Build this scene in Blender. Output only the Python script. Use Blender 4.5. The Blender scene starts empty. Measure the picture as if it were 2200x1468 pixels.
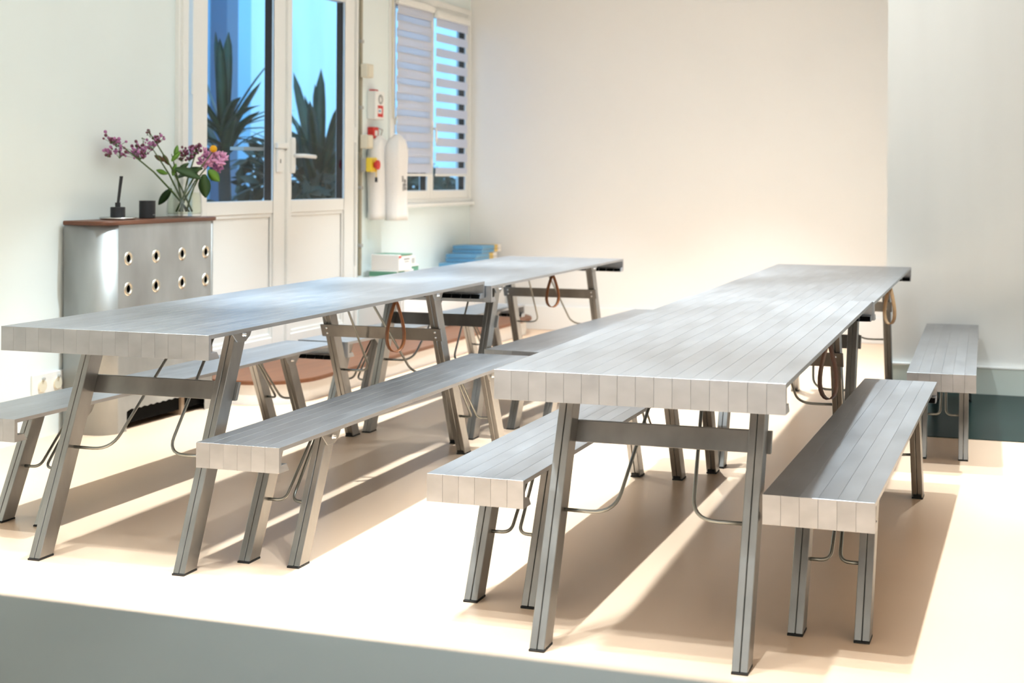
import bpy, bmesh, math, random
from mathutils import Vector, Matrix
random.seed(7)
R = math.radians
scene = bpy.context.scene
COL = scene.collection
cy = scene.cycles
cy.max_bounces = 5; cy.diffuse_bounces = 5; cy.glossy_bounces = 3; cy.transmission_bounces = 2; cy.transparent_max_bounces = 10; cy.volume_bounces = 0
cy.caustics_reflective = False; cy.caustics_refractive = False; cy.use_adaptive_sampling = True; cy.adaptive_threshold = .1

# ------------------------------------------------------------------ camera
yaw, roll = R(19.674), R(.305)
fw = Vector((-math.sin(yaw), math.cos(yaw), 0)); rt = Vector((math.cos(yaw), math.sin(yaw), 0)); up = Vector((0, 0, 1))
rt, up = rt * math.cos(roll) + up * math.sin(roll), up * math.cos(roll) - rt * math.sin(roll)
cd = bpy.data.cameras.new('camera'); cam = bpy.data.objects.new('camera', cd); COL.objects.link(cam)
cam.matrix_world = Matrix(((rt.x, up.x, -fw.x, 0), (rt.y, up.y, -fw.y, 0), (rt.z, up.z, -fw.z, 1.307), (0, 0, 0, 1)))
cd.sensor_fit = 'HORIZONTAL'; cd.sensor_width = 36; cd.lens = 3137.5 / 2200 * 36
cd.shift_y = -(734 - 379.1) / 2200; cd.clip_start = .02
cd.dof.use_dof = True; cd.dof.focus_distance = 5.0; cd.dof.aperture_fstop = 3.7
scene.camera = cam

# ------------------------------------------------------------------ world, lamps, exposure
scene.view_settings.view_transform = 'Standard'; scene.view_settings.look = 'None'
scene.view_settings.gamma = 1; scene.view_settings.exposure = 0.62; scene.view_settings.use_curve_mapping = False
w = bpy.data.worlds.new('dusk_sky'); scene.world = w; w.use_nodes = True
w.node_tree.nodes['Background'].inputs[0].default_value = (.31, .66, 1.0, 1)
w.node_tree.nodes['Background'].inputs[1].default_value = 1.45

def spot(x, y, power, tilt=(0, 0), size=84, blend=.75, z=2.55, col=(.80, .925, 1.0)):
    l = bpy.data.lights.new('track_spot', 'SPOT'); l.energy = power * .72; l.spot_size = R(size); l.spot_blend = blend
    l.shadow_soft_size = .022; l.color = col
    o = bpy.data.objects.new('track_spot', l); COL.objects.link(o); o.location = (x, y, z)
    o.rotation_euler = (R(tilt[0]), R(tilt[1]), 0)
for y, p in ((3.0, 130), (3.4, 130), (3.85, 130), (5.5, 280), (7.2, 300), (9.0, 380), (10.45, 230)): spot(-2.05, y, p, size=86)
for y, p in ((3.15, 130), (3.55, 130), (4.0, 130), (6.15, 205), (7.25, 220)): spot(-.83, y, p, size=98)
spot(.1, 7.6, 260, size=82)
for y, p in ((3.45, 150), (4.05, 150), (6.2, 300), (7.6, 300), (9.3, 220), (10.45, 180)): spot(-3.45, y, p, size=83)
def soft(name, loc, rot, sx, sy, power, col):
    l = bpy.data.lights.new(name, 'AREA'); l.shape = 'RECTANGLE'; l.size = sx; l.size_y = sy; l.energy = power; l.color = col
    o = bpy.data.objects.new(name, l); COL.objects.link(o); o.location = loc; o.rotation_euler = rot
soft('added_front_fill', (-1.0, -1.55, 1.8), (R(90), 0, 0), 5.2, 2.2, 32, (.80, .94, 1))  # fill added at an assumed shopfront to raise overall brightness
soft('added_ceiling_fill', (-1.9, 5.4, 3.2), (0, 0, 0), 3.6, 8.0, 78, (.80, .94, 1))  # soft fill added overhead for brightness, no fitting known there

# ------------------------------------------------------------------ materials
MATS = {}
def mat(name, col, rough=.5, metal=0., noise=None, bump=None, spec=.5, rnoise=None, rand=0., trans=0., coat=0.):
    """noise=(scale xyz, amount, detail): value mottling in object space; bump=(scale, strength)"""
    if name in MATS: return MATS[name]
    m = bpy.data.materials.new(name); m.use_nodes = True; nt = m.node_tree; N = nt.nodes; L = nt.links
    b = N['Principled BSDF']; b.inputs['Base Color'].default_value = (*col, 1); b.inputs['Roughness'].default_value = rough
    b.inputs['Metallic'].default_value = metal; b.inputs['Specular IOR Level'].default_value = spec
    b.inputs['Transmission Weight'].default_value = trans; b.inputs['Coat Weight'].default_value = coat
    def tex(sc, detail=2):
        tc = N.new('ShaderNodeTexCoord'); mp = N.new('ShaderNodeMapping'); nz = N.new('ShaderNodeTexNoise')
        mp.inputs['Scale'].default_value = sc if hasattr(sc, '__len__') else (sc, sc, sc)
        nz.inputs['Scale'].default_value = 1; nz.inputs['Detail'].default_value = detail
        if rand:
            oi = N.new('ShaderNodeObjectInfo'); vm = N.new('ShaderNodeVectorMath'); vm.operation = 'ADD'
            sc_ = N.new('ShaderNodeMath'); sc_.operation = 'MULTIPLY'; sc_.inputs[1].default_value = 40
            L.new(oi.outputs['Random'], sc_.inputs[0]); L.new(tc.outputs['Object'], vm.inputs[0]); L.new(sc_.outputs[0], vm.inputs[1])
            L.new(vm.outputs[0], mp.inputs[0])
        else: L.new(tc.outputs['Object'], mp.inputs[0])
        L.new(mp.outputs[0], nz.inputs[0]); return nz
    if noise:
        nz = tex(noise[0], noise[2] if len(noise) > 2 else 2)
        rp = N.new('ShaderNodeMapRange'); rp.inputs[1].default_value = .25; rp.inputs[2].default_value = .75
        rp.inputs[3].default_value = 1 - noise[1]; rp.inputs[4].default_value = 1 + noise[1] * .6
        L.new(nz.outputs['Fac'], rp.inputs[0])
        mx = N.new('ShaderNodeVectorMath'); mx.operation = 'SCALE'; mx.inputs[0].default_value = col
        L.new(rp.outputs[0], mx.inputs['Scale']); L.new(mx.outputs[0], b.inputs['Base Color'])
    if rnoise:
        nz = nz if noise else tex(rnoise[0]); rp = N.new('ShaderNodeMapRange'); rp.inputs[1].default_value = .3; rp.inputs[2].default_value = .7
        rp.inputs[3].default_value = max(.03, rough - rnoise[1]); rp.inputs[4].default_value = rough + rnoise[1]
        L.new(nz.outputs['Fac'], rp.inputs[0]); L.new(rp.outputs[0], b.inputs['Roughness'])
    if bump:
        nz = tex(bump[0], 3); bp = N.new('ShaderNodeBump'); bp.inputs['Strength'].default_value = bump[1]; bp.inputs['Distance'].default_value = .01
        L.new(nz.outputs['Fac'], bp.inputs['Height']); L.new(bp.outputs[0], b.inputs['Normal'])
    MATS[name] = m; return m

ALU = mat('brushed_aluminium', (.435, .44, .455), .36, .95, noise=((9, 3.2, 16), .15, 3), rnoise=((6, 2, 6), .012), rand=1)
ALU_END = ALU
LEGM = mat('leg_aluminium', (.35, .34, .325), .36, .95, noise=((14, 14, 6), .16, 3), rnoise=((12, 12, 5), .02), rand=1)
RODM = mat('bent_steel_rod', (.34, .34, .31), .32, 1.)
CHROME = mat('polished_bolt', (.85, .85, .84), .15, 1.)
BLACK = mat('black_rubber', (.012, .012, .012), .6)
HOLLOW = mat('hollow_shade', (.004, .004, .004), .9, spec=.1)  # near-black colour stands for the shade inside hollows
FLOOR = mat('cream_floor_coating', (.94, .66, .455), .32, noise=((1.3, 1.3, 1.3), .05), spec=.35)
PAINT_L = mat('left_wall_paint', (.80, .875, .865), .6, noise=((1.5, 1.5, .8), .03))
PAINT_B = mat('back_wall_paint', (.85, .845, .83), .65, noise=((.8, .8, .8), .025))
PAINT_R = mat('right_wall_paint', (.84, .85, .84), .6, noise=((5, 5, .6), .03))
WHITE = mat('white_gloss_frame', (.86, .86, .83), .35)
WHITE_M = mat('white_matt', (.87, .86, .84), .6)
SKIRT_G = mat('pale_green_skirting', (.64, .70, .645), .4)
GREEN = mat('dark_green_floor_paint', (.010, .028, .024), .3, noise=((3, 3, 3), .2), spec=.08)
WOOD = mat('brown_wood', (.12, .043, .02), .4, noise=((30, 3, 30), .25))
STEPWOOD = mat('terracotta_wood', (.19, .068, .026), .5, noise=((20, 2, 20), .2))
CONS = mat('console_aluminium', (.47, .48, .47), .58, 1., noise=((6, 6, 3), .2, 3), rnoise=((6, 6, 2), .04))
ZINC = mat('grey_zinc', (.18, .20, .195), .45, .75, noise=((3, 3, 3), .22), rnoise=((3, 3, 3), .1))
LEATHER = mat('tan_leather', (.25, .08, .02), .5, noise=((30, 30, 30), .2))
LEATHER_BACKLIT = mat('backlit_leather', (.10, .04, .02), .5, noise=((30, 30, 30), .2))  # strap leather coloured darker to show it lit from behind
LEATHER_T = mat('pale_leather', (.42, .25, .12), .5, noise=((30, 30, 30), .2))
PIPE = mat('beige_conduit', (.36, .32, .23), .5)
BEIGE = mat('beige_plastic', (.74, .69, .55), .45)
YEL = mat('yellow_plastic', (.85, .60, .03), .4); RED = mat('red_plastic', (.62, .03, .02), .45)
GREYP = mat('grey_plastic', (.40, .40, .38), .5); DARKTXT = mat('grey_print', (.22, .22, .22), .7)
EXTDARK = mat('dark_outer_jamb', (.006, .006, .007), .8, spec=.1)
FABRIC = mat('white_fabric', (.86, .85, .84), .85, bump=((25, 25, 8), .25))
BLK = mat('black_ceramic', (.010, .010, .012), .45)
TRAY = mat('silver_tray', (.75, .75, .72), .2, 1.)
BLUEB = mat('blue_card', (.13, .32, .50), .6); YELB = mat('ochre_card', (.65, .46, .12), .6); PAPER = mat('paper_white', (.80, .77, .73), .7)
GREENB = mat('green_card', (.10, .26, .17), .6)
STEM = mat('stem_green', (.07, .12, .025), .5); LEAF = mat('leaf_green', (.035, .085, .02), .5); LEAF2 = mat('fresh_leaf', (.14, .30, .03), .5)
PURP = mat('mauve_petal', (.42, .16, .34), .7); PINK = mat('pink_petal', (.70, .33, .52), .7); BUD = mat('dark_bud', (.16, .045, .07), .7)
BALL = mat('yellow_bloom', (.85, .42, .01), .8, bump=((90, 90, 90), .8)); BROWNL = mat('brown_leaf', (.13, .07, .025), .6)
YUCCA = mat('yucca_leaf', (.030, .065, .022), .4, rand=1, noise=((8, 8, 8), .4))
BUSHM = mat('dark_bush', (.035, .05, .022), .55, rand=1, noise=((6, 6, 6), .4)); TRUNK = mat('trunk_bark', (.06, .05, .04), .8)
EXTBLUE = mat('courtyard_blue_wall', (.38, .62, .80), .8, noise=((1, 1, .5), .1)); EXTWHITE = mat('courtyard_white_wall', (.86, .93, .93), .8, noise=((2, 2, .7), .1))
EXTGREY = mat('courtyard_grey', (.17, .22, .30), .8)

def glass(name, tint=(1, 1, 1), ior=1.35):
    m = bpy.data.materials.new(name); m.use_nodes = True; nt = m.node_tree; N = nt.nodes; N.clear()
    o = N.new('ShaderNodeOutputMaterial'); mx = N.new('ShaderNodeMixShader'); t = N.new('ShaderNodeBsdfTransparent'); g = N.new('ShaderNodeBsdfGlossy')
    f = N.new('ShaderNodeFresnel'); f.inputs[0].default_value = ior
    t.inputs[0].default_value = (*tint, 1); g.inputs['Roughness'].default_value = .02
    ge = N.new('ShaderNodeNewGeometry'); iv = N.new('ShaderNodeMath'); iv.operation = 'SUBTRACT'; iv.inputs[0].default_value = 1; mu = N.new('ShaderNodeMath'); mu.operation = 'MULTIPLY'
    nt.links.new(ge.outputs['Backfacing'], iv.inputs[1]); nt.links.new(iv.outputs[0], mu.inputs[0]); nt.links.new(f.outputs[0], mu.inputs[1]); nt.links.new(mu.outputs[0], mx.inputs[0]); nt.links.new(t.outputs[0], mx.inputs[1]); nt.links.new(g.outputs[0], mx.inputs[2]); nt.links.new(mx.outputs[0], o.inputs[0])
    return m
GLASS = glass('window_glass', (.93, .97, 1)); JAR = glass('jar_glass', (.97, .985, .98), 1.7); WATER = glass('vase_water', (.95, .965, .90))
def sheer(name, col, k):
    m = bpy.data.materials.new(name); m.use_nodes = True; nt = m.node_tree; N = nt.nodes; N.clear()
    o = N.new('ShaderNodeOutputMaterial'); mx = N.new('ShaderNodeMixShader'); d = N.new('ShaderNodeBsdfDiffuse'); t = N.new('ShaderNodeBsdfTranslucent')
    d.inputs[0].default_value = (*col, 1); t.inputs[0].default_value = (*col, 1); mx.inputs[0].default_value = k
    nt.links.new(d.outputs[0], mx.inputs[1]); nt.links.new(t.outputs[0], mx.inputs[2]); nt.links.new(mx.outputs[0], o.inputs[0]); return m
BLIND = sheer('blind_band', (.88, .88, .92), .45); BLIND2 = sheer('sheer_blind_band', (.90, .92, .96), .6)

# ------------------------------------------------------------------ mesh helpers
class MB:
    def __init__(s): s.v = []; s.f = []
    def add(s, vs, fs):
        n = len(s.v); s.v += [tuple(p) for p in vs]; s.f += [tuple(i + n for i in f) for f in fs]; return s
    def hexa(s, p):      # 8 points: bottom 4 ccw, top 4 ccw
        return s.add(p, [(3, 2, 1, 0), (4, 5, 6, 7), (0, 1, 5, 4), (1, 2, 6, 5), (2, 3, 7, 6), (3, 0, 4, 7)])
    def box(s, x0, x1, y0, y1, z0, z1):
        return s.hexa([(x0, y0, z0), (x1, y0, z0), (x1, y1, z0), (x0, y1, z0), (x0, y0, z1), (x1, y0, z1), (x1, y1, z1), (x0, y1, z1)])
    def prism(s, poly, z0, z1):          # poly in xy, ccw
        n = len(poly)
        return s.add([(x, y, z0) for x, y in poly] + [(x, y, z1) for x, y in poly],
                     [tuple(reversed(range(n))), tuple(range(n, 2 * n))] + [(i, (i + 1) % n, n + (i + 1) % n, n + i) for i in range(n)])
    def prism_yz(s, poly, x0, x1):       # poly in yz, ccw seen from +x
        n = len(poly)
        return s.add([(x0, y, z) for y, z in poly] + [(x1, y, z) for y, z in poly],
                     [tuple(reversed(range(n))), tuple(range(n, 2 * n))] + [(i, (i + 1) % n, n + (i + 1) % n, n + i) for i in range(n)])
    def tube(s, path, r, seg=8, closed=False):
        path = [Vector(p) for p in path]; n = len(path); rings = []
        ref = Vector((0, 0, 1))
        rr = r if hasattr(r, '__len__') else [r] * n
        nrm = None
        for i, p in enumerate(path):
            a = path[(i - 1) % n] if (i > 0 or closed) else p; b = path[(i + 1) % n] if (i < n - 1 or closed) else p
            t = (b - a).normalized()
            if nrm is None:
                nrm = t.cross(ref if abs(t.z) < .9 else Vector((1, 0, 0))).normalized()
            else:
                nrm = (nrm - t * nrm.dot(t)); nrm = nrm.normalized() if nrm.length > 1e-6 else t.orthogonal().normalized()
            bn = t.cross(nrm)
            rings.append([p + (nrm * math.cos(q) + bn * math.sin(q)) * rr[i] for q in (2 * math.pi * k / seg for k in range(seg))])
        vs = [q for g in rings for q in g]; fs = []
        for i in range(n if closed else n - 1):
            j = (i + 1) % n
            for k in range(seg):
                k2 = (k + 1) % seg; fs.append((i * seg + k, i * seg + k2, j * seg + k2, j * seg + k))
        if not closed: fs += [tuple(reversed(range(seg))), tuple(range((n - 1) * seg, n * seg))]
        return s.add(vs, fs)
    def lathe(s, prof, c=(0, 0, 0), seg=24, axis='z'):
        vs = []; n = len(prof)
        for k in range(seg):
            a = 2 * math.pi * k / seg
            for (r, h) in prof:
                if axis == 'z': vs.append((c[0] + r * math.cos(a), c[1] + r * math.sin(a), c[2] + h))
                elif axis == 'x': vs.append((c[0] + h, c[1] + r * math.cos(a), c[2] + r * math.sin(a)))
                else: vs.append((c[0] + r * math.sin(a), c[1] + h, c[2] + r * math.cos(a)))
        fs = [(k * n + i, ((k + 1) % seg) * n + i, ((k + 1) % seg) * n + i + 1, k * n + i + 1) for k in range(seg) for i in range(n - 1)]
        return s.add(vs, fs)
    def ball(s, c, r, sub=1):
        bm = bmesh.new(); bmesh.ops.create_icosphere(bm, subdivisions=sub, radius=1)
        rr = r if hasattr(r, '__len__') else (r, r, r)
        bm.verts.ensure_lookup_table()
        vs = [(c[0] + v.co.x * rr[0], c[1] + v.co.y * rr[1], c[2] + v.co.z * rr[2]) for v in bm.verts]
        fs = [tuple(v.index for v in f.verts) for f in bm.faces]; bm.free(); return s.add(vs, fs)
    def mesh(s, name, m, smooth=False, bevel=0, segs=1):
        me = bpy.data.meshes.new(name); me.from_pydata(s.v, [], s.f)
        bm = bmesh.new(); bm.from_mesh(me); bmesh.ops.remove_doubles(bm, verts=bm.verts, dist=1e-6)
        bmesh.ops.recalc_face_normals(bm, faces=bm.faces)
        if bevel:
            es = [e for e in bm.edges if len(e.link_faces) == 2 and e.calc_face_angle(0) > .5]
            bmesh.ops.bevel(bm, geom=es, offset=bevel, segments=segs, affect='EDGES', profile=.5)
        for f in bm.faces: f.smooth = smooth
        bm.to_mesh(me); bm.free(); me.materials.append(m); return me
    def build(s, name, m, parent=None, smooth=False, bevel=0, segs=1, loc=None):
        return link(name, s.mesh(name, m, smooth, bevel, segs), parent, loc)
def link(name, me, parent=None, loc=None):
    o = bpy.data.objects.new(name, me); COL.objects.link(o); o.parent = parent
    if loc: o.location = loc
    return o
def empty(name, loc=(0, 0, 0), rz=0):
    o = bpy.data.objects.new(name, None); COL.objects.link(o); o.location = loc; o.rotation_euler[2] = R(rz); o.empty_display_size = .1; return o
def tag(o, label, cat, group=None):
    o['label'] = label; o['category'] = cat
    if group: o['group'] = group
    return o
def struct(o, label=None):
    o['kind'] = 'structure'
    if label: o['label'] = label
    return o
def smooth_path(pts, rad, n=6):
    """polyline with rounded corners"""
    P = [Vector(p) for p in pts]; out = [P[0]]
    for i in range(1, len(P) - 1):
        a, b, c = P[i - 1], P[i], P[i + 1]; u = (a - b); v = (c - b); r = min(rad, u.length * .49, v.length * .49)
        p0 = b + u.normalized() * r; p1 = b + v.normalized() * r
        for k in range(n + 1):
            t = k / n; out.append(p0 * (1 - t) ** 2 + b * 2 * t * (1 - t) + p1 * t * t)
    out.append(P[-1]); return out

# ------------------------------------------------------------------ room shell
XL, YB, YR, XR0 = -4.62, 11.835, 9.31, -.857      # left wall face, back wall face, right recess wall face and its corner
XE, YF, ZC = 2.6, -1.6, 3.25
struct(MB().box(XL - .3, XE + .2, YF - .2, YB + .3, -.12, 0).build('floor', FLOOR), 'cream coated floor')
struct(MB().box(XL - .3, XE + .2, YF - .2, YB + .3, ZC, ZC + .1).build('ceiling', WHITE_M), 'white ceiling')
# left wall with door and window openings (door y 7.2..9.53, window y 10.12..11.79)
DY0, DY1, DZ0, DZ1 = 7.20, 9.545, .145, 2.72
WY0, WY1, WZ0, WZ1 = 10.12, 11.80, 1.09, 2.74
wl = MB()
for y0, y1, z0, z1 in ((YF, DY0, 0, ZC), (DY0, DY1, 0, DZ0), (DY0, DY1, DZ1, ZC), (DY1, WY0, 0, ZC), (WY0, WY1, 0, WZ0), (WY0, WY1, WZ1, ZC), (WY1, YB, 0, ZC)):
    wl.box(XL - .10, XL, y0, y1, z0, z1)
struct(wl.build('wall_left', PAINT_L), 'white painted left wall with door and window')
struct(MB().box(XL, XR0 + .2, YB, YB + .2, 0, ZC).build('wall_back', PAINT_B), 'warm white back wall')
struct(MB().box(XR0, XE, YR, YB, 0, ZC).build('wall_right', PAINT_R), 'pale grey wall standing forward on the right')
struct(MB().box(XE, XE + .2, YF, YR, 0, ZC).build('wall_side', PAINT_R))
struct(MB().box(XL, XE, YF - .2, YF, 0, ZC).build('wall_front', PAINT_B))
struct(MB().box(XL, XR0, YB - .022, YB, 0, .205).build('baseboard_back', WHITE_M, bevel=.004))
bb = struct(MB().box(XR0, XE, YR - .03, YR, .002, .158).build('baseboard_right', SKIRT_G))
MB().box(XR0, XE, YR - .034, YR, .158, .172).build('cap', WHITE, bb, bevel=.003)  # white strip puts the light on the skirting's top edge into colour
struct(MB().box(XR0 + .02, XE, 7.67, YR - .03, 0, .004).build('floor_green_strip', GREEN), 'dark green glossy floor strip below the right wall')

# ------------------------------------------------------------------ double glazed doors (door_1 left leaf, door_2 right leaf) and their casing
cas = MB()
cas.box(XL - .10, XL + .028, DY0, DY0 + .10, DZ0, DZ1).box(XL - .10, XL + .028, DY1 - .025, DY1, DZ0, DZ1).box(XL - .10, XL + .028, DY0 + .10, DY1 - .025, DZ1 - .06, DZ1)
cas.box(XL - .10, XL + .045, DY0 + .02, DY0 + .06, DZ0, DZ1)
struct(cas.build('trim_1', WHITE, bevel=.003), 'white door casing')
def leaf(name, y0, y1, py0, py1, lab):
    root = empty(name, (XL, y0, DZ0)); struct(root, lab)
    W_ = y1 - y0; a, b = py0 - y0, py1 - y0; H_ = DZ1 - .06 - DZ0
    g0, g1 = 1.144 - DZ0, 2.535 - DZ0; k1 = 1.060 - DZ0
    f = MB().box(-.055, .012, 0, a, 0, H_).box(-.055, .012, b, W_, 0, H_).box(-.055, .012, a, b, k1, g0).box(-.055, .012, a, b, g1, H_).box(-.055, .012, a, b, 0, .12)
    f.build('door_frame', WHITE, root, bevel=.004)
    MB().box(-.035, -.006, a, b, .12, k1).build('lower_panel', WHITE, root)
    mo = MB(); t = .022
    for q in ((a, a + t, .12, k1), (b - t, b, .12, k1), (a + t, b - t, k1 - t, k1), (a + t, b - t, .12, .12 + t)): mo.box(-.006, .004, *q)
    mo.build('panel_moulding', WHITE, root, bevel=.003)
    MB().box(-.002, .003, a, b, g0, g1).build('pane', GLASS, root)
    return root
d1 = leaf('door_1', 7.372, 8.49, 7.525, 8.326, 'left white door leaf with tall glass pane')
d2 = leaf('door_2', 8.52, 9.515, 8.569, 9.353, 'right white door leaf with tall glass pane and lever handle')
MB().box(-.05, .03, 0, .045, 0, 2.5).build('astragal', WHITE, d2, bevel=.004, loc=(0, -.032, 0))
for d, yy in ((d1, 8.326 - 7.372), (d2, 9.353 - 8.52)):
    MB().box(-.05, -.003, yy - .006, yy + .001, .995, 2.395).build('outer_jamb', EXTDARK, d)
for z in (1.63, .25):
    MB().lathe([(0, 0), (.013, 0), (.013, .12), (0, .12)], (.014, -.012, z), 10).build('hinge', WHITE, d1, smooth=False)
for z in (1.4, .4):
    MB().lathe([(0, 0), (.010, 0), (.010, .11), (0, .11)], (.014, 1.0, z), 10).build('hinge', WHITE, d2)
lk = MB().box(.012, .028, .985, 1.055, 1.18, 1.33).build('lock_plate', WHITE, d1, bevel=.004)
MB().box(.028, .030, 1.017, 1.025, 1.24, 1.265).build('keyhole', BLK, lk)
MB().box(.012, .035, .975, 1.12, 1.335, 1.372).build('latch', WHITE, d1, bevel=.005)
hp = MB(); pr = []
for i in range(9): t = i / 8; pr.append((.032 + .030 * math.sin(math.pi * t) ** .7, .235 * t))
hp.prism_yz([(.045 - .001, 0), (.085, 0), (.092, .03), (.092, .205), (.085, .235), (.045, .235)], .012, .052)
hpl = hp.build('handle_plate', WHITE, d2, bevel=.008, segs=2, loc=(0, -.05, 1.175))
MB().tube(smooth_path([(.05, .065, .115), (.105, .07, .115), (.115, .10, .115), (.112, .245, .11)], .03), [.014] * 7 + [.014] * 7 + [.013, .012][:2] if False else .0135, 10).build('lever', WHITE, hpl, smooth=True)
MB().box(-.16, -.06, 8.08 - 7.372, 8.33 - 7.372, 1.318, 1.34).build('outer_bar', GREYP, d1)

# ------------------------------------------------------------------ window_1: two casements with banded day-night blinds
wr = empty('window_1', (XL, WY0, WZ0)); struct(wr, 'white two-casement window with banded roller blinds')
wh, ww = WZ1 - WZ0, WY1 - WY0
fr = MB().box(-.1, .02, 0, .05, 0, wh).box(-.1, .02, ww - .045, ww, 0, wh).box(-.1, .02, .05, ww - .045, 0, .03).box(-.1, .02, .05, ww - .045, wh - .05, wh)
fr.build('window_frame', WHITE, wr, bevel=.003)
MB().box(-.02, .05, -.03, ww + .02, -.03, 0).build('window_sill', WHITE, wr, bevel=.004)
for (a, b, nm) in ((.05, .80, 'l'), (.80, ww - .045, 'r')):
    c = MB(); st = .06
    c.box(-.06, .012, a, a + st, .03, wh - .05).box(-.06, .012, b - st, b, .03, wh - .05).box(-.06, .012, a + st, b - st, .03, .10).box(-.06, .012, a + st, b - st, wh - .13, wh - .05)
    cs = c.build('casement', WHITE, wr, bevel=.004)
    MB().box(-.002, .003, a + st, b - st, .10, wh - .13).build('pane', GLASS, cs)
    MB().box(-.05, -.003, b - st - .006, b - st + .001, .1, wh - .13).build('outer_jamb', EXTDARK, cs)
hd = MB().box(.012, .03, .79, .83, .50, .66).build('handle_plate', WHITE, wr, bevel=.005)
MB().tube([(.03, .81, .60), (.055, .81, .60), (.06, .81, .57), (.06, .81, .49)], .011, 8).build('lever', WHITE, hd, smooth=True)
def blind(y0, y1, top, bottom, lab, pitch, band, m, layer2):
    o = empty('roller_blind', (XL + .03, y0, WZ0)); W_ = y1 - y0
    MB().box(-.012, .028, 0, W_, top - .055, top).build('cassette', WHITE, o, bevel=.006)
    z = top - .055; k = 0
    while z > bottom + .03:
        z2 = max(z - band, bottom + .018)
        MB().box(.004, .006, .012, W_ - .012, z2, z).build('blind_band', m, o)
        if layer2 and z2 - (pitch - band) > bottom: MB().box(-.004, -.002, .012, W_ - .012, z2 - (pitch - band) - .008, z2 + .012).build('blind_band', BLIND2, o)
        z -= pitch
    MB().box(-.002, .012, .008, W_ - .008, bottom, bottom + .02).build('bottom_bar', WHITE, o, bevel=.003)
    tag(o, lab, 'blind', 'banded window blinds'); return o
blind(10.20, 10.905, wh - .06, .215, 'white roller blind lowered with its bands closed on the left casement', .122, .074, BLIND, True)
blind(10.965, 11.69, wh - .09, .215, 'white roller blind on the right casement with open gaps between its bands', .122, .070, BLIND, False)
tag(MB().tube([(XL + .03, 10.135, 2.7), (XL + .03, 10.135, 2.05), (XL + .035, 10.14, 1.75), (XL + .04, 10.165, 1.70), (XL + .04, 10.19, 1.76)], .006, 6).build('blind_cord', BEIGE), 'thin blind cord hanging beside the left edge of the window', 'cord')

# ------------------------------------------------------------------ courtyard outside
struct(MB().box(-12, XL - .3, 5, 22, -.3, -.15).build('ground_courtyard', EXTGREY))
struct(MB().box(-8.4, -8.2, 7, 14.3, -.15, 5.5).build('wall_courtyard', EXTBLUE), 'blue lit courtyard wall seen through the doors')
struct(MB().box(-8.75, -8.55, 14.3, 24, -.15, 5.5).build('wall_courtyard_far', EXTWHITE), 'pale courtyard wall seen through the doors')
struct(MB().box(-8.2, -8.0, 13.45, 13.68, -.15, 5.5).build('trim_2', EXTGREY), 'dark downpipe pillar on the courtyard wall')
struct(MB().box(-8.56, -8.50, 14.42, 14.50, -.15, 5.5).build('trim_3', WHITE))
tag(MB().lathe([(0, 0), (.10, 0), (.10, .05), (0, .05)], (-8.55, 16.4, 2.05), 14, 'x').build('wall_lamp', EXTGREY), 'small round dark fitting on the pale courtyard wall', 'lamp')
def blade(L, wd, droop, fold=.25, n=7):
    """one sword leaf along +y curving down in -z, thickness by fold"""
    v = []; f = []
    for i in range(n + 1):
        t = i / n; ww_ = wd * (.55 + .9 * t) * (1 - t) ** .55 if t > .0 else wd * .5
        if i == n: ww_ = .001
        y = L * t; z = -droop * L * t ** 2.2
        v += [(-ww_, y, z), (0, y, z - fold * ww_), (ww_, y, z), (0, y, z - fold * ww_ - .006 * (1 - t))]
    for i in range(n):
        a = i * 4; b = a + 4
        f += [(a, b, b + 1, a + 1), (a + 1, b + 1, b + 2, a + 2), (a + 2, b + 2, b + 3, a + 3), (a + 3, b + 3, b, a)]
    return v, f
BLADES = [MB().add(*blade(1, .06, d)).mesh('leaf', YUCCA, True) for d in (.0, .15, .45, .8)]
def yucca(loc, trunk_h, spec, lab, grp='plants in the courtyard'):
    o = empty('yucca_plant', loc)
    MB().tube([(0, 0, 0), (.03, .02, trunk_h * .5), (0, 0, trunk_h)], [.07, .055, .05], 8).build('trunk', TRUNK, o, smooth=True)
    for (az, el, L, bi, dz) in spec:
        c = link('leaf', BLADES[bi], o); c.location = (0, 0, trunk_h + dz); c.rotation_euler = (R(el), 0, R(az)); c.scale = (L ** .6 * 1.35, L, L)
    tag(o, lab, 'plant', grp); return o
rnd = random.Random(3)
sp = [(200, 78, .75, 0, .1), (160, 84, .8, 0, .1), (110, 70, .8, 0, .1), (20, 75, .85, 0, .1), (290, 66, .75, 1, .05)]
for i in range(34): sp.append((i * 49 + rnd.uniform(-12, 12), rnd.uniform(5, 70), rnd.uniform(.5, .75), rnd.choice((1, 2, 2, 3)), rnd.uniform(-.25, .06)))
yucca((-6.2, 10.37, -.15), 1.72, sp, 'tall dark yucca with drooping sword leaves behind the left door pane')
sp = [(60, 66, 1.05, 0, .1), (20, 80, 1.0, 0, .1), (250, 62, 1.15, 0, .1), (300, 72, 1.0, 0, .05), (120, 70, .9, 0, 0), (200, 60, .95, 1, 0)]
for i in range(22): sp.append((i * 47 + rnd.uniform(-12, 12), rnd.uniform(10, 60), rnd.uniform(.6, .9), rnd.choice((0, 1, 2)), rnd.uniform(-.2, .05)))
yucca((-6.1, 11.85, -.15), 1.35, sp, 'dark spiky agave with broad blades behind the right door pane')
sp = [(i * 37 + rnd.uniform(-10, 10), rnd.uniform(10, 75), rnd.uniform(.6, .95), rnd.choice((0, 1, 2)), rnd.uniform(-.1, .1)) for i in range(16)]
yucca((-6.5, 12.75, -.15), 1.5, sp, 'slim leaved plant at the far edge of the right door pane')
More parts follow.
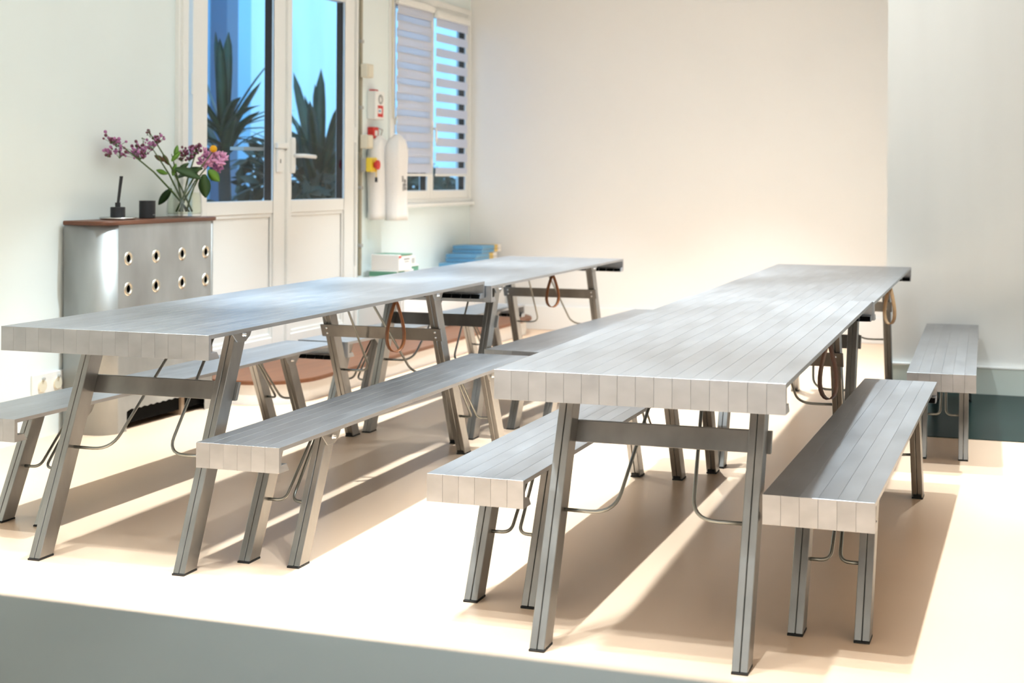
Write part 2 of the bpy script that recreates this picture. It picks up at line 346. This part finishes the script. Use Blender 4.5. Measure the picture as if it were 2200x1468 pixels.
def bush(loc, rad, n, lab, m=BUSHM):
    o = empty('shrub', loc); r_ = random.Random(int(loc[1] * 100)); mb = MB()
    for i in range(n):
        d = Vector((r_.gauss(0, 1), r_.gauss(0, 1), r_.gauss(0, 1))).normalized() * r_.uniform(.3, 1) ** .5
        c = Vector((d.x * rad[0], d.y * rad[1], rad[2] + d.z * rad[2])); s_ = r_.uniform(.07, .15)
        u = Vector((r_.gauss(0, 1), r_.gauss(0, 1), r_.gauss(0, 1))).normalized(); v_ = u.orthogonal().normalized(); n_ = u.cross(v_)
        mb.add([c - u * s_, c + v_ * s_ * .4 + n_ * .01, c + u * s_, c - v_ * s_ * .4 + n_ * .01], [(0, 1, 2, 3)])
    g = mb.build('foliage', m, o); g['kind'] = 'stuff'
    MB().tube([(0, 0, 0), (0, 0, rad[2])], .03, 6).build('stem', TRUNK, o)
    tag(o, lab, 'shrub', 'plants in the courtyard')
bush((-5.9, 11.75, -.15), (.6, .9, .72), 2600, 'dense dark bush filling the lower right door pane')
bush((-6.4, 10.3, -.15), (.45, .45, .62), 800, 'dark bush at the foot of the yucca in the left door pane')
bush((-6.7, 11.5, -.15), (.4, .6, .5), 420, 'low green shrub at the bottom right of the left door pane')
bush((-6.3, 14.6, -.15), (.6, 1.2, .78), 1500, 'dark shrub under the window blinds')
bush((-6.6, 12.3, .75), (.5, .7, .5), 260, 'loose twiggy shrub behind the agave')

# ------------------------------------------------------------------ curved doorstep along the left wall
def rrect(x0, x1, y0, y1, ra, rb, n=10):
    """footprint against the wall x0, rounded at (x1,y0) by ra and (x1,y1) by rb ; ccw"""
    p = [(x0, y0)]
    for i in range(n + 1): a = -math.pi / 2 + math.pi / 2 * i / n; p.append((x1 - ra + ra * math.cos(a), y0 + ra + ra * math.sin(a)))
    for i in range(n + 1): a = math.pi / 2 * i / n; p.append((x1 - rb + rb * math.cos(a), y1 - rb + rb * math.sin(a)))
    p.append((x0, y1)); return p
stp = empty('doorstep', (XL, 7.3, 0))
def shift(p, dx, dy): return [(x + dx, y + dy) for x, y in p]
MB().prism(shift(rrect(XL + .021, -3.95, 7.30, 11.75, .33, .4), -XL, -7.3), 0, .116).build('riser', WHITE_M, stp)
MB().prism(shift(rrect(XL + .021, -3.905, 7.27, 11.78, .36, .42), -XL, -7.3), .116, .142).build('tread', STEPWOOD, stp, bevel=.006, segs=2)
tag(stp, 'low curved white doorstep with a brown wood top below the glazed doors', 'step')

# ------------------------------------------------------------------ console
con = empty('console_cabinet', (XL, 6.165, 0))
CX, CH, CWD, RL, RR = .285, 1.05, 1.035, .09, .07           # depth, height, width, corner radii
out = rrect(.021, CX, 0, CWD, RL, RR, 18)
F0, F1 = RL, CWD - RR                                         # flat front range
sh = MB()
ring = out[1:-1]; ring = [out[0]] + ring + [out[-1]]
for (a, b) in zip(ring[:-1], ring[1:]):
    if abs(a[0] - CX) < 1e-4 and abs(b[0] - CX) < 1e-4 and b[1] - a[1] > .3: continue
    sh.add([(*a, 0), (*b, 0), (*b, CH), (*a, CH)], [(0, 1, 2, 3)])
me = sh.mesh('shell', CONS, True)
for e_ in me.polygons: e_.use_smooth = True
bm = bmesh.new(); bm.from_mesh(me)
# perforated flat front with scalloped opening
O0, O1, OZ = .165, .905, .10
loop = [(F0, 0), (O0, 0), (O0, OZ)]
ns = 26
for i in range(ns):
    y = O0 + (O1 - O0) * (i + .5) / ns; loop.append((y, OZ + .006 + (.004 if i % 2 else -.002)))
loop += [(O1, OZ), (O1, 0), (F1, 0), (F1, CH), (F0, CH)]
edges = []
vs = [bm.verts.new((CX, y, z)) for y, z in loop]
for i in range(len(vs)): edges.append(bm.edges.new((vs[i], vs[(i + 1) % len(vs)])))
HY = [.173, .421, .670, .908]; HZ = [.879, .724]
for y in HY:
    for z in HZ:
        c = [bm.verts.new((CX, y + .02 * math.cos(2 * math.pi * k / 20), z + .02 * math.sin(2 * math.pi * k / 20))) for k in range(20)]
        for k in range(20): edges.append(bm.edges.new((c[k], c[(k + 1) % 20])))
bmesh.ops.triangle_fill(bm, use_beauty=True, use_dissolve=False, edges=edges)
for f in bm.faces:
    if f.normal.x < 0 and all(abs(v.co.x - CX) < 1e-5 for v in f.verts): f.normal_flip()
bm.to_mesh(me); bm.free()
shell = link('shell', me, con); so = shell.modifiers.new('thickness', 'SOLIDIFY'); so.thickness = .003; so.offset = -1
MB().prism(shift(rrect(.021, CX + .012, -.012, CWD + .012, RL, RR, 14), 0, 0), CH, CH + .022).build('wood_top', WOOD, con, bevel=.006, segs=2)
MB().box(.03, CX - .035, .10, CWD - .05, .03, CH - .01).build('interior', HOLLOW, con)  # solid black block stands for the shade inside the cabinet
MB().box(.05, CX - .02, .70, .73, 0, .2).build('inner_leg', mat('inner_leg', (.25, .18, .12), .6), con)
tor = MB().lathe([(.0200, -.003), (.0205, .002), (.024, .0055), (.029, .0065), (.034, .004), (.036, 0)], seg=28, axis='x').mesh('porthole_ring', mat('porthole_metal', (.80, .74, .62), .18, 1.), True)
for y in HY:
    for z in HZ: link('porthole_ring', tor, con, (CX, y, z))
tag(con, 'aluminium console with rounded corners, portholes and a brown wood top against the left wall', 'console')

# things on the console
ZT = 1.0725
tag(MB().lathe([(0, 0), (.085, 0), (.093, .006), (.093, .012), (.086, .009), (0, .007)], (-4.47, 6.44, ZT), 28).build('tray', TRAY, smooth=True), 'small round silver tray under the black diffuser', 'tray')
df = empty('reed_diffuser', (-4.475, 6.445, ZT + .010))
MB().lathe([(0, 0), (.036, 0), (.038, .003), (.038, .052), (.035, .055), (0, .055)], seg=24).build('bottle', BLK, df)
MB().lathe([(0, .055), (.014, .055), (.014, .078), (0, .078)], seg=16).build('neck', BLK, df)
for i in range(5):
    a = i * 1.25; MB().tube([(.004 * math.cos(a), .004 * math.sin(a), .06), (.016 + .006 * math.cos(a), .008 + .006 * math.sin(a), .215)], .0035, 6).build('reed', BLK, df)
tag(df, 'square-shouldered black reed diffuser with black sticks on the silver tray', 'diffuser')
cn = empty('candle', (-4.47, 6.705, ZT))
MB().lathe([(0, 0), (.041, 0), (.043, .003), (.043, .094), (.039, .094), (.038, .08), (0, .08)], seg=28).build('cup', BLK, cn)
MB().box(.0425, .0432, -.01, .012, .018, .021).build('print', GREYP, cn)
tag(cn, 'matt black candle cup between the diffuser and the vase', 'candle')
VX, VY = -4.44, 7.02
vs_ = empty('glass_vase', (VX, VY, ZT))
MB().lathe([(0, .004), (.088, .004), (.097, .012), (.099, .03), (.094, .09), (.089, .14), (.084, .165), (.066, .195), (.057, .208), (.058, .226), (.062, .232), (.0595, .232), (.0545, .222), (.054, .208), (.064, .192), (.081, .162), (.086, .14), (.091, .09), (.0955, .03), (.09, .016), (0, .014)], seg=36).build('jar', JAR, vs_, smooth=True)
MB().lathe([(0, .016), (.088, .018), (.094, .03), (.0895, .09), (.0855, .135), (0, .135)], seg=32).build('water', WATER, vs_, smooth=True)
tag(vs_, 'clear glass jar vase half filled with water holding the bouquet', 'vase')
rx, ry = rt.x, rt.y
def bq(px, z, dep=0.):        # bouquet point: lateral offset read at the vase's distance
    l = (px - 385) * .00258
    if l < 0: l /= .518; ux, uy = .2, .98          # to the left the spray follows the wall
    else: ux, uy = rx, ry
    return Vector((VX + ux * l + fw.x * dep, VY + uy * l + fw.y * dep, z))
def flower(name, base, tip, lab, bend=.03):
    o = empty(name, base); t = tip - base; mid = t * .5 + Vector((0, 0, bend))
    MB().tube([(0, 0, 0), t * .25 + Vector((0, 0, bend * .7)), mid, t * .78 + Vector((0, 0, bend * .5)), t], [.0055, .0052, .0045, .0036, .0025], 6).build('stem', STEM, o, smooth=True)
    tag(o, lab, 'flower', 'bouquet stems in the vase'); return o, t
def sprig(o, pts, m, m2, r0=.0095, n=10, sd=.022):
    rr = random.Random(len(pts) + n)
    for p in pts:
        b = MB(); d_ = MB(); st_ = MB()
        for i in range(n):
            q = p + Vector((rr.gauss(0, sd), rr.gauss(0, sd), rr.gauss(0, sd * .7)))
            (b if rr.random() < .62 else d_).ball(q, rr.uniform(.6, 1.2) * r0, 1)
            st_.tube([p - Vector((0, 0, .03)), q], .0011, 4)
        b.build('blossom', m, o, smooth=True); d_.build('bud', m2, o, smooth=True); st_.build('twig', STEM, o)
zb = ZT + .03
def rel(o, *a): return [q - o.location for q in a]
o, t = flower('statice_flower', bq(395, zb), bq(283, 1.48), 'mauve statice sprig reaching farthest left out of the vase')
sprig(o, rel(o, bq(277, 1.50), bq(284, 1.478), bq(272, 1.425), bq(288, 1.42)), PURP, BUD, n=13, sd=.019)
o, t = flower('statice_flower', bq(400, zb, .02), bq(330, 1.54), 'thin sprig with dark buds standing highest in the bouquet')
sprig(o, rel(o, bq(328, 1.545), bq(333, 1.535)), BUD, BUD, .006, 5, .010); sprig(o, rel(o, bq(322, 1.50)), STEM, BUD, .004, 3, .006)
o, t = flower('statice_flower', bq(388, zb, .01), bq(335, 1.45), 'mauve statice spray left of the bouquet centre')
sprig(o, rel(o, bq(313, 1.455), bq(310, 1.425), bq(326, 1.44), bq(335, 1.465), bq(343, 1.50), bq(318, 1.415)), PURP, BUD, n=15, sd=.019)
o, t = flower('statice_flower', bq(380, zb, -.02), bq(412, 1.45), 'dark mauve statice sprig beside the pink bloom')
sprig(o, rel(o, bq(406, 1.455), bq(414, 1.45), bq(386, 1.44), bq(395, 1.41), bq(380, 1.41), bq(398, 1.435)), BUD, PURP, n=14, sd=.017)
o, t = flower('hydrangea_flower', bq(376, zb, .01), bq(440, 1.37), 'large pink mophead bloom at the right of the bouquet')
rr = random.Random(5)
for k, (px, z_) in enumerate(((432, 1.40), (448, 1.42), (462, 1.375), (455, 1.345), (436, 1.365), (443, 1.39), (424, 1.375), (466, 1.40), (428, 1.425))):
    b = MB(); c0 = bq(px, z_, rr.uniform(-.03, .03)) - o.location
    for i in range(16):
        d_ = Vector((rr.gauss(0, 1), rr.gauss(0, 1), rr.gauss(0, 1))).normalized()
        b.tube([c0, c0 + d_ * .020, c0 + d_ * .036 + Vector((0, 0, .004))], [.004, .0075, .0025], 5)
    b.build('petal_cluster', PINK if k % 3 else PURP, o, smooth=True)
o, t = flower('craspedia_flower', bq(372, zb), bq(451, 1.44, -.05), 'round yellow ball bloom on top of the pink mophead')
MB().ball(t + Vector((0, 0, .01)), .020, 3).build('bloom', BALL, o, smooth=True)
def flat_leaf(o, c, d, n, L, wd, m, name='leaf'):
    d = d.normalized(); s_ = d.cross(n).normalized(); n = s_.cross(d); v = []; f = []
    k = 8
    for i in range(k + 1):
        t_ = i / k; w_ = wd * math.sin(math.pi * min(1, t_ * .93 + .05)) ** .8; p = c + d * L * t_ - n * .25 * L * t_ * t_
        v += [p - s_ * w_ + n * .12 * w_, p, p + s_ * w_ + n * .12 * w_, p - n * .0015]
    for i in range(k):
        a = i * 4; b = a + 4; f += [(a, a + 1, b + 1, b), (a + 1, a + 2, b + 2, b + 1), (a + 2, a + 3, b + 3, b + 2), (a + 3, a, b, b + 3)]
    MB().add(v, f).build(name, m, o, smooth=True)
o, t = flower('leafy_stem', bq(392, zb, -.03), bq(425, 1.31, -.05), 'leafy stem with broad dark leaves drooping over the vase rim')
P0 = o.location
V = Vector
flat_leaf(o, bq(432, 1.31, -.06) - P0, V((.03, 0, -1)), -fw, .13, .035, LEAF); flat_leaf(o, bq(440, 1.335, -.04) - P0, V((rx * .5, ry * .5, -.6)), -fw, .085, .028, LEAF2)
flat_leaf(o, bq(428, 1.34, -.05) - P0, V((-rx, -ry, -.15)), V((0, 0, 1)) - fw * .8, .16, .034, LEAF); flat_leaf(o, bq(372, 1.34, -.04) - P0, V((rx, ry, -.25)), -fw + V((0, 0, .7)), .15, .03, LEAF)
o, t = flower('leafy_stem', bq(384, zb, -.02), bq(366, 1.42, -.02), 'upright stem with fresh green and brown leaves in the bouquet centre')
P0 = o.location
for px, z_, dx, dz, m in ((368, 1.30, .2, 1, LEAF2), (366, 1.38, .5, .6, LEAF2), (362, 1.36, -.5, .8, BROWNL), (356, 1.38, -.8, .4, BROWNL), (372, 1.40, .1, 1, LEAF2), (360, 1.31, -.6, .2, LEAF2), (376, 1.33, .7, .5, LEAF)):
    flat_leaf(o, bq(px, z_, -.02) - P0, V((rx * dx, ry * dx, dz)), -fw, .07, .014, m)
for px, z_ in ((362, 1.23), (352, 1.22)): flat_leaf(o, bq(365, 1.23, 0) - P0, V((-rx * .7, -ry * .7, -.8)), -fw, .12, .022, LEAF)

# double socket on the left wall
sk = empty('power_socket', (XL, 6.07, .265))
MB().box(0, .012, -.13, .13, -.045, .055).build('plate', WHITE, sk, bevel=.003)
for y in (-.06, .06):
    MB().lathe([(0, .012), (.03, .012), (.03, .02), (0, .02)], (0, y, -.005), 18, 'x').build('socket_disc', BEIGE, sk); MB().lathe([(0, .02), (.007, .02), (.007, .03), (0, .03)], (0, y, .03), 8, 'x').build('pin', GREYP, sk)
tag(sk, 'white double power socket with beige discs low on the left wall', 'socket')

# ------------------------------------------------------------------ wall services between door and window
pp = empty('conduit', (XL, 9.60, 0))
MB().lathe([(.014, .58), (.014, 2.9)], (.018, 0, 0), 10).build('pipe', PIPE, pp, smooth=True)
for z in (2.28, 1.80, 1.22, .8): MB().box(0, .036, -.02, .02, z - .012, z + .012).build('clip', GREYP, pp, bevel=.003)
tag(pp, 'vertical beige conduit pipe beside the right door leaf', 'pipe')
for z, l in ((2.066, 'upper beige junction box on the conduit'), (1.552, 'lower beige junction box on the conduit')):
    b = empty('junction_box', (XL + .036, 9.605, z)); MB().box(0, .055, -.048, .062, -.05, .05).build('body', BEIGE, b, bevel=.006); MB().box(.055, .060, -.036, .05, -.04, .04).build('lid', BEIGE, b, bevel=.003)
    tag(b, l, 'junction box', 'junction boxes')
es = empty('emergency_switch', (XL + .036, 9.62, 1.385))
MB().box(0, .04, -.05, .04, -.05, .05).build('back_box', GREYP, es, bevel=.004); MB().box(.04, .085, -.05, .055, -.052, .052).build('yellow_box', YEL, es, bevel=.006)
MB().lathe([(0, .085), (.02, .085), (.02, .10), (.034, .103), (.034, .118), (0, .122)], (0, .004, 0), 18, 'x').build('red_knob', RED, es)
MB().tube([(.09, .02, -.03), (.092, .022, -.09)], .003, 5).build('cord', YEL, es); MB().box(.085, .097, .012, .032, -.125, -.09).build('key_tag', BLK, es)
tag(es, 'yellow emergency switch box with a red knob on the conduit', 'switch')
al = empty('alarm_sounder', (XL, 9.82, 1.825))
MB().box(0, .07, -.075, .085, -.105, .105).build('body', WHITE, al, bevel=.006)
MB().box(.0, .045, -.04, .03, .105, .118).build('red_light', RED, al, bevel=.004)
MB().lathe([(.022, .0702), (.022, .074), (.036, .074), (.036, .0702)], (0, .012, .045), 24, 'x').build('speaker_ring', GREYP, al)
MB().box(.0702, .072, -.035, .055, -.085, .0).build('red_label', RED, al); MB().box(.072, .0728, -.035, .028, -.06, -.022).build('white_patch', WHITE_M, al); MB().box(.0728, .0734, -.025, .012, -.048, -.034).build('blue_mark', BLUEB, al)
tag(al, 'white fire alarm sounder with a grey ring and red label', 'alarm')
cp = empty('call_point', (XL, 9.80, 1.625)); MB().box(0, .05, -.045, .05, -.045, .04).build('body', RED, cp, bevel=.006); MB().box(.05, .052, -.02, .025, -.025, .015).build('window', PAPER, cp)
tag(cp, 'small red call point just above the white hanging bag', 'call point')
# white hanging bag: puffed cloth with rounded top
hb = empty('garment_bag', (XL + .06, 9.80, .985))
def puff(y0, y1, H_, th, n=14, k=10):
    v = []; f = []
    for s_ in (1, -1):
        for i in range(n + 1):
            z = H_ * i / n; q = max(0, (z - (H_ - .16)) / .16); sh_ = math.sqrt(max(0, 1 - q * q)); c = (y0 + y1) / 2; hw = (y1 - y0) / 2 * max(sh_, .02)
            for j in range(k + 1):
                t = -1 + 2 * j / k; v.append((s_ * th / 2 * (max(0, 1 - abs(t) ** 7)) ** .5 * (.35 + .65 * sh_) * (1 + .12 * math.sin(9 * z + 3 * t)), c + hw * t, z))
    m_ = (n + 1) * (k + 1)
    for i in range(n):
        for j in range(k):
            a = i * (k + 1) + j; f += [(a, a + 1, a + k + 2, a + k + 1), (m_ + a, m_ + a + k + 1, m_ + a + k + 2, m_ + a + 1)]
    for i in range(n):
        for j in (0, k): a = i * (k + 1) + j; f.append((a, a + k + 1, m_ + a + k + 1, m_ + a))
    for i in (0, n):
        for j in range(k): a = i * (k + 1) + j; f.append((a, a + 1, m_ + a + 1, m_ + a))
    return v, f
MB().add(*puff(-.10, .16, .62, .10)).build('back_bag', FABRIC, hb, smooth=True)
fb = MB().add(*puff(.02, .27, .64, .11)).build('front_bag', FABRIC, hb, smooth=True, loc=(.09, 0, -.01))
for k, (z0, z1, yy) in enumerate(((.285, .315, .115), (.318, .33, .112), (.22, .275, .125), (.225, .25, .165), (.255, .275, .162), (.28, .305, .16))):
    MB().box(.060, .0625, yy, yy + .022, z0, z1).build('grey_lettering', DARKTXT, fb)
MB().tube([(.0, .05, .60), (.02, .05, .66), (-.03, .05, .68)], .005, 6).build('hook', GREYP, hb)
tag(hb, 'white cloth bag with rounded top and grey lettering hanging by the window', 'bag')
tag(MB().tube([(XR0 - .001, YB - .6, .99), (XR0 - .03, YB - .6, .99)], .006, 6).build('wall_hook', WHITE), 'tiny white hook at the edge of the back wall', 'hook')

# low cabinet behind the tables with boxes and books on it
cb = empty('low_cabinet', (XL, 9.62, .142))
MB().box(.002, .34, 0, 2.19, 0, .40).build('body', WHITE_M, cb); MB().box(.002, .35, -.01, 2.20, .40, .42).build('top', WHITE_M, cb, bevel=.004)
for i in range(3): MB().box(.34, .355, .02 + i * .72, .71 + i * .72, .02, .385).build('door', WHITE_M, cb, bevel=.003)
tag(cb, 'low white cabinet along the left wall under the window', 'cabinet')
ZB = .5625
def carton(loc, sz, body, parts, lab, rz=0, grp=None, nm='carton'):
    o = empty(nm, loc, rz); MB().box(0, sz[0], 0, sz[1], 0, sz[2]).build('box', body, o, bevel=.003)
    for n_, m, b in parts: MB().box(*b).build(n_, m, o)
    tag(o, lab, 'box' if nm == 'carton' else 'book', grp); return o
carton((-4.55, 9.655, ZB), (.22, .30, .055), PAPER, [('green_band', GREENB, (.2202, .222, .02, .13, .0, .05)), ('green_side', GREENB, (.0, .222, -.002, -.0002, .012, .05))], 'flat white and green box at the bottom of the stack by the conduit')
carton((-4.54, 9.665, ZB + .056), (.22, .23, .115), PAPER, [('green_lid', GREENB, (-.002, .224, .04, .232, .108, .117)), ('red_corner', RED, (.2202, .223, .0, .035, .092, .108)), ('print', DARKTXT, (.2202, .2215, .09, .19, .075, .085)), ('print', DARKTXT, (.2202, .2215, .10, .18, .058, .064))], 'white box with a green lid edge and red corner by the conduit')
carton((-4.54, 9.92, ZB), (.2, .15, .075), GREENB, [('pale_lid', PAPER, (-.002, .203, -.002, .152, .075, .082))], 'small green box beside the white box with red corner')
carton((-4.54, 9.925, ZB + .083), (.18, .13, .06), PAPER, [('grey_print', GREYP, (.1802, .182, .03, .11, .01, .05))], 'small white box with grey print on the green box')
bx = lambda L_, h: [('cover', BLUEB, (-.002, .262, -.002, L_ * .62, h * .1, h + .001)), ('ochre_band', YELB, (-.0021, .2625, L_ * .62, L_ * .80, h * .1, h + .0012))]
z = ZB
for i, (y, L_, h, l) in enumerate(((10.98, .62, .035, 'blue book lowest in the stack at the back corner'), (11.12, .52, .03, 'second blue book from the bottom of the back corner stack'), (11.13, .50, .03, 'third blue book from the bottom of the back corner stack'), (11.27, .46, .028, 'second blue book from the top of the back corner stack'), (11.28, .45, .03, 'blue book on top of the back corner stack'))):
    carton((-4.55, y, z), (.26, L_, h), PAPER, bx(L_, h), l, 0, 'books stacked at the back corner', 'book'); z += h + .003

# ------------------------------------------------------------------ tables and benches
def plank_mesh(pw, L, h, d):
    """one extruded plank: thin top, ends turned down, hooked return lips"""
    t, e, l1, l2, lz = .0135, .016, .052, .070, .024
    pf = [(0, h), (L, h), (L - e, h - t), (e, h - t), (e, h - d + lz), (0, h - d), (l2, h - d), (l1, h - d + lz),
          (L, h - d), (L - e, h - d + lz), (L - l2, h - d), (L - l1, h - d + lz)]
    g = .0002; x0, x1 = g, pw - g; n = len(pf)
    v = [(x0, y, z) for y, z in pf] + [(x1, y, z) for y, z in pf]
    cap = [(0, 3, 2, 1), (0, 5, 4, 3), (5, 6, 7, 4), (1, 2, 9, 8), (8, 9, 11, 10)]
    loop = [0, 1, 8, 10, 11, 9, 2, 3, 4, 7, 6, 5]
    f = cap + [tuple(i + n for i in reversed(c)) for c in cap] + [(loop[i], loop[(i + 1) % 12], loop[(i + 1) % 12] + n, loop[i] + n) for i in range(12)]
    return MB().add(v, f).mesh('plank', ALU, False, bevel=.00035)
def leg_mesh(slope, top, wx, wy, y0):
    """leaning leg of two joined profiles; leans outward (towards -y) at the foot"""
    mb = MB(); g = .0007
    for a, b in ((0, wx / 2 - g), (wx / 2 + g, wx)):
        z0 = .006
        mb.hexa([(a, y0 + slope * z0, z0), (b, y0 + slope * z0, z0), (b, y0 + slope * z0 + wy, z0), (a, y0 + slope * z0 + wy, z0),
                 (a, y0 + slope * top, top), (b, y0 + slope * top, top), (b, y0 + slope * top + wy, top), (a, y0 + slope * top + wy, top)])
    return mb.mesh('leg', LEGM, False, bevel=.0018)
def pad_mesh(slope, wx, wy, y0):
    return MB().box(-.0005, wx + .0005, y0 - .001, y0 + wy + .004, 0, .006).prism_yz([(y0 + wy + .001, .006), (y0 + wy + .008, .006), (y0 + wy + .013, .017), (y0 + wy + .008, .019)], .006, wx - .006).mesh('foot_pad', BLACK)
def mirror(me, L):
    m2 = me.copy()
    for v in m2.vertices: v.co.y = L - v.co.y
    m2.flip_normals(); return m2
def piece(kind, loc, rz, L, h, lab, grp, npl, W_, d, ix, y0, slope, wx, wy, strap=None):
    T = kind == 'trestle_table'
    o = empty(kind, (loc[0], loc[1], 0), rz); pw = W_ / npl
    pm = plank_mesh(pw, L, h, d)
    hm = MB().box(.004, pw - .004, L - .0715, L - .0705 + .012, h - d + .003, h - d + .021).mesh('hollow_end', HOLLOW)  # black block stands for the shade in the open lip
    for i in range(npl):
        p = link('plank', pm, o, (i * pw, 0, 0)); link('hollow_end', hm, p)
    top = h - .0137
    lm = leg_mesh(slope, top, wx, wy, y0); pd = pad_mesh(slope, wx, wy, y0)
    lm2, pd2 = mirror(lm, L), mirror(pd, L)
    yt = y0 + slope * (top - .04) + wy / 2            # hinge centre
    pl = MB().prism_yz([(yt - .085, top), (yt - .055, top - .028), (yt - .03, top - .05), (yt + .03, top - .052), (yt + .06, top - .035), (yt + .085, top)], 0, .005).mesh('hinge_plate', LEGM, False, bevel=.001)
    pl2 = mirror(pl, L)
    bo = MB().lathe([(0, -.006), (.009, -.006), (.009, 0), (.006, .003), (.006, .010), (0, .011)], (0, yt + .012, top - .027), 12, 'x').mesh('bolt', CHROME, True); bo2 = mirror(bo, L)
    for side in (0, 1):
        x = ix if side == 0 else W_ - ix - wx
        for a, b, c_, q in ((lm, pd, pl, bo), (lm2, pd2, pl2, bo2)):
            lg = link('leg', a, o, (x, 0, 0)); link('foot_pad', b, lg)
            hp_ = link('hinge_plate', c_, o, (x + wx + .0005 if side else x - .0055, 0, 0))
            k = link('bolt', q, hp_, (.006 if side else -.001, 0, 0))
            if not side: k.scale.x = -1
        # bent brace rods
        s = 1 if side == 0 else -1; xi = x + wx - .004 if side == 0 else x + .004
        if T: path = [(xi, y0 + slope * .35 + wy * .55, .352), (xi + s * .15, y0 + slope * .35 + wy * .6, .350), (xi + s * .20, .665, top)]
        else: path = [(xi, y0 + slope * .19 + wy * .55, .190), (xi + s * .062, y0 + slope * .19 + wy * .7, .188), (xi + s * .07, .60, top)]
        rm = MB().tube(smooth_path(path, .075 if T else .055, 7), .0055, 8).mesh('brace_rod', RODM, True)
        link('brace_rod', rm, o); link('brace_rod', mirror(rm, L), o)
    if T:
        zc = .557; yy = y0 + slope * zc + wy
        hh = .030
        rl = MB().hexa([(ix - .012, yy - slope * hh, zc - hh), (W_ - ix + .012, yy - slope * hh, zc - hh), (W_ - ix + .012, yy - slope * hh + .014, zc - hh), (ix - .012, yy - slope * hh + .014, zc - hh),
                        (ix - .012, yy + slope * hh, zc + hh), (W_ - ix + .012, yy + slope * hh, zc + hh), (W_ - ix + .012, yy + slope * hh + .014, zc + hh), (ix - .012, yy + slope * hh + .014, zc + hh)]).mesh('rail', LEGM, False, bevel=.0015)
        for r_, mir in ((rl, False), (mirror(rl, L), True)):
            ro = link('rail', r_, o)
            for bx_ in (ix + .02, W_ - ix - .02):
                for dz in (-.013, .013):
                    bb_ = MB().lathe([(0, .013), (.006, .013), (.006, .0165), (0, .018)], (bx_, yy + slope * dz, zc + dz), 10, 'y').mesh('bolt', CHROME, True)
                    link('bolt', mirror(bb_, L) if mir else bb_, ro)
        sy, ang, ln, wdt, sm = strap
        so_ = empty('carry_strap', (W_ - .02, sy, h - .02), 0)
        so_.parent = o; bpy.data.objects.remove(so_)
        pts = []
        for i in range(25):
            t = i / 24 * 2 * math.pi; zz = -ln * (1 - math.cos(t)) / 2
            pts.append((wdt / 2 * math.sin(t) * (.25 + .75 * (1 - math.cos(t)) / 2) * 1.25, zz))
        v = []; f = []; bw, th = .011, .0015
        for i, (u, zz) in enumerate(pts):
            a = pts[max(i - 1, 0)]; b = pts[min(i + 1, 24)]; tx, tz = b[0] - a[0], b[1] - a[1]; l_ = math.hypot(tx, tz) or 1; nx, nz = -tz / l_ * th, tx / l_ * th
            for su, sn in ((-bw, 1), (bw, 1), (bw, -1), (-bw, -1)): v.append((su, u + nx * sn, zz + nz * sn))
        for i in range(24):
            for k in range(4): f.append((i * 4 + k, i * 4 + (k + 1) % 4, i * 4 + 4 + (k + 1) % 4, i * 4 + 4 + k))
        so_ = MB().add(v, f).build('carry_strap', sm, o, smooth=True, loc=(W_ - .018, sy, h - .014)); so_.rotation_euler[2] = R(ang); so_['label'] = 'leather carry strap loop'
    tag(o, lab, 'table' if T else 'bench', grp); return o
TG, BG = 'aluminium trestle tables in two rows', 'aluminium benches beside the tables'
def table(x, y, rz, L, dz, lab, strap): return piece('trestle_table', (x, y), rz, L, .781 + dz, lab, TG, 16, .80, .082, .099, .019, .44, .043, .078, strap)
def bench(x, y, rz, L, dz, lab): return piece('bench', (x, y), rz, L, .435 + dz, lab, BG, 6, .301, .082, .036, .21, .50, .043, .074)
table(-1.401, 3.78, 1.178, 2.679, -.007, 'near aluminium plank table of the right row, in the foreground', (1.14, 62, .19, .075, LEATHER_BACKLIT))
table(-1.448, 6.471, 1.029, 2.624, -.009, 'far aluminium plank table of the right row, by the grey right wall', (1.13, 48, .19, .08, LEATHER_T))
table(-3.297, 4.082, .964, 2.623, .009, 'near aluminium plank table of the left row, reflecting blue door light', (1.56, -32, .215, .10, LEATHER))
table(-3.31, 6.717, .774, 2.582, -.013, 'far aluminium plank table of the left row, its end towards the back wall', (1.07, -32, .18, .10, LEATHER))
bench(-.694, 3.983, -.222, 2.47, .008, 'near bench at the far right, half in the shade of the right table')
bench(-1.678, 3.962, .199, 2.493, -.003, 'bench left of the near right-row table, standing in the central aisle')
bench(-2.553, 4.113, .816, 2.552, .005, 'bench right of the near left-row table, its near end beside the bright floor')
bench(-2.606, 6.885, -2.784, 2.493, 0, 'far bench in the middle between the two table rows')
bench(-3.705, 4.288, .27, 2.582, -.001, 'bench at the left frame edge in front of the console')
bench(-3.676, 6.92, -2.6, 2.493, 0, 'far bench behind the left row, in front of the doorstep')
bench(-.54, 6.848, 1.713, 2.367, -.008, 'small-looking far bench at the right wall beside the green floor strip')

# ------------------------------------------------------------------ foreground counter (out of focus)
ct = empty('counter', (-2.6, .75, 0))
MB().box(0, 3.4, 0, .765, .745, .78).build('counter_top', ZINC, ct, bevel=.003)
MB().box(.06, 3.34, .05, .70, 0, .745).build('counter_body', WHITE_M, ct)
tag(ct, 'blurred grey metal counter top in the foreground at the bottom edge', 'counter')
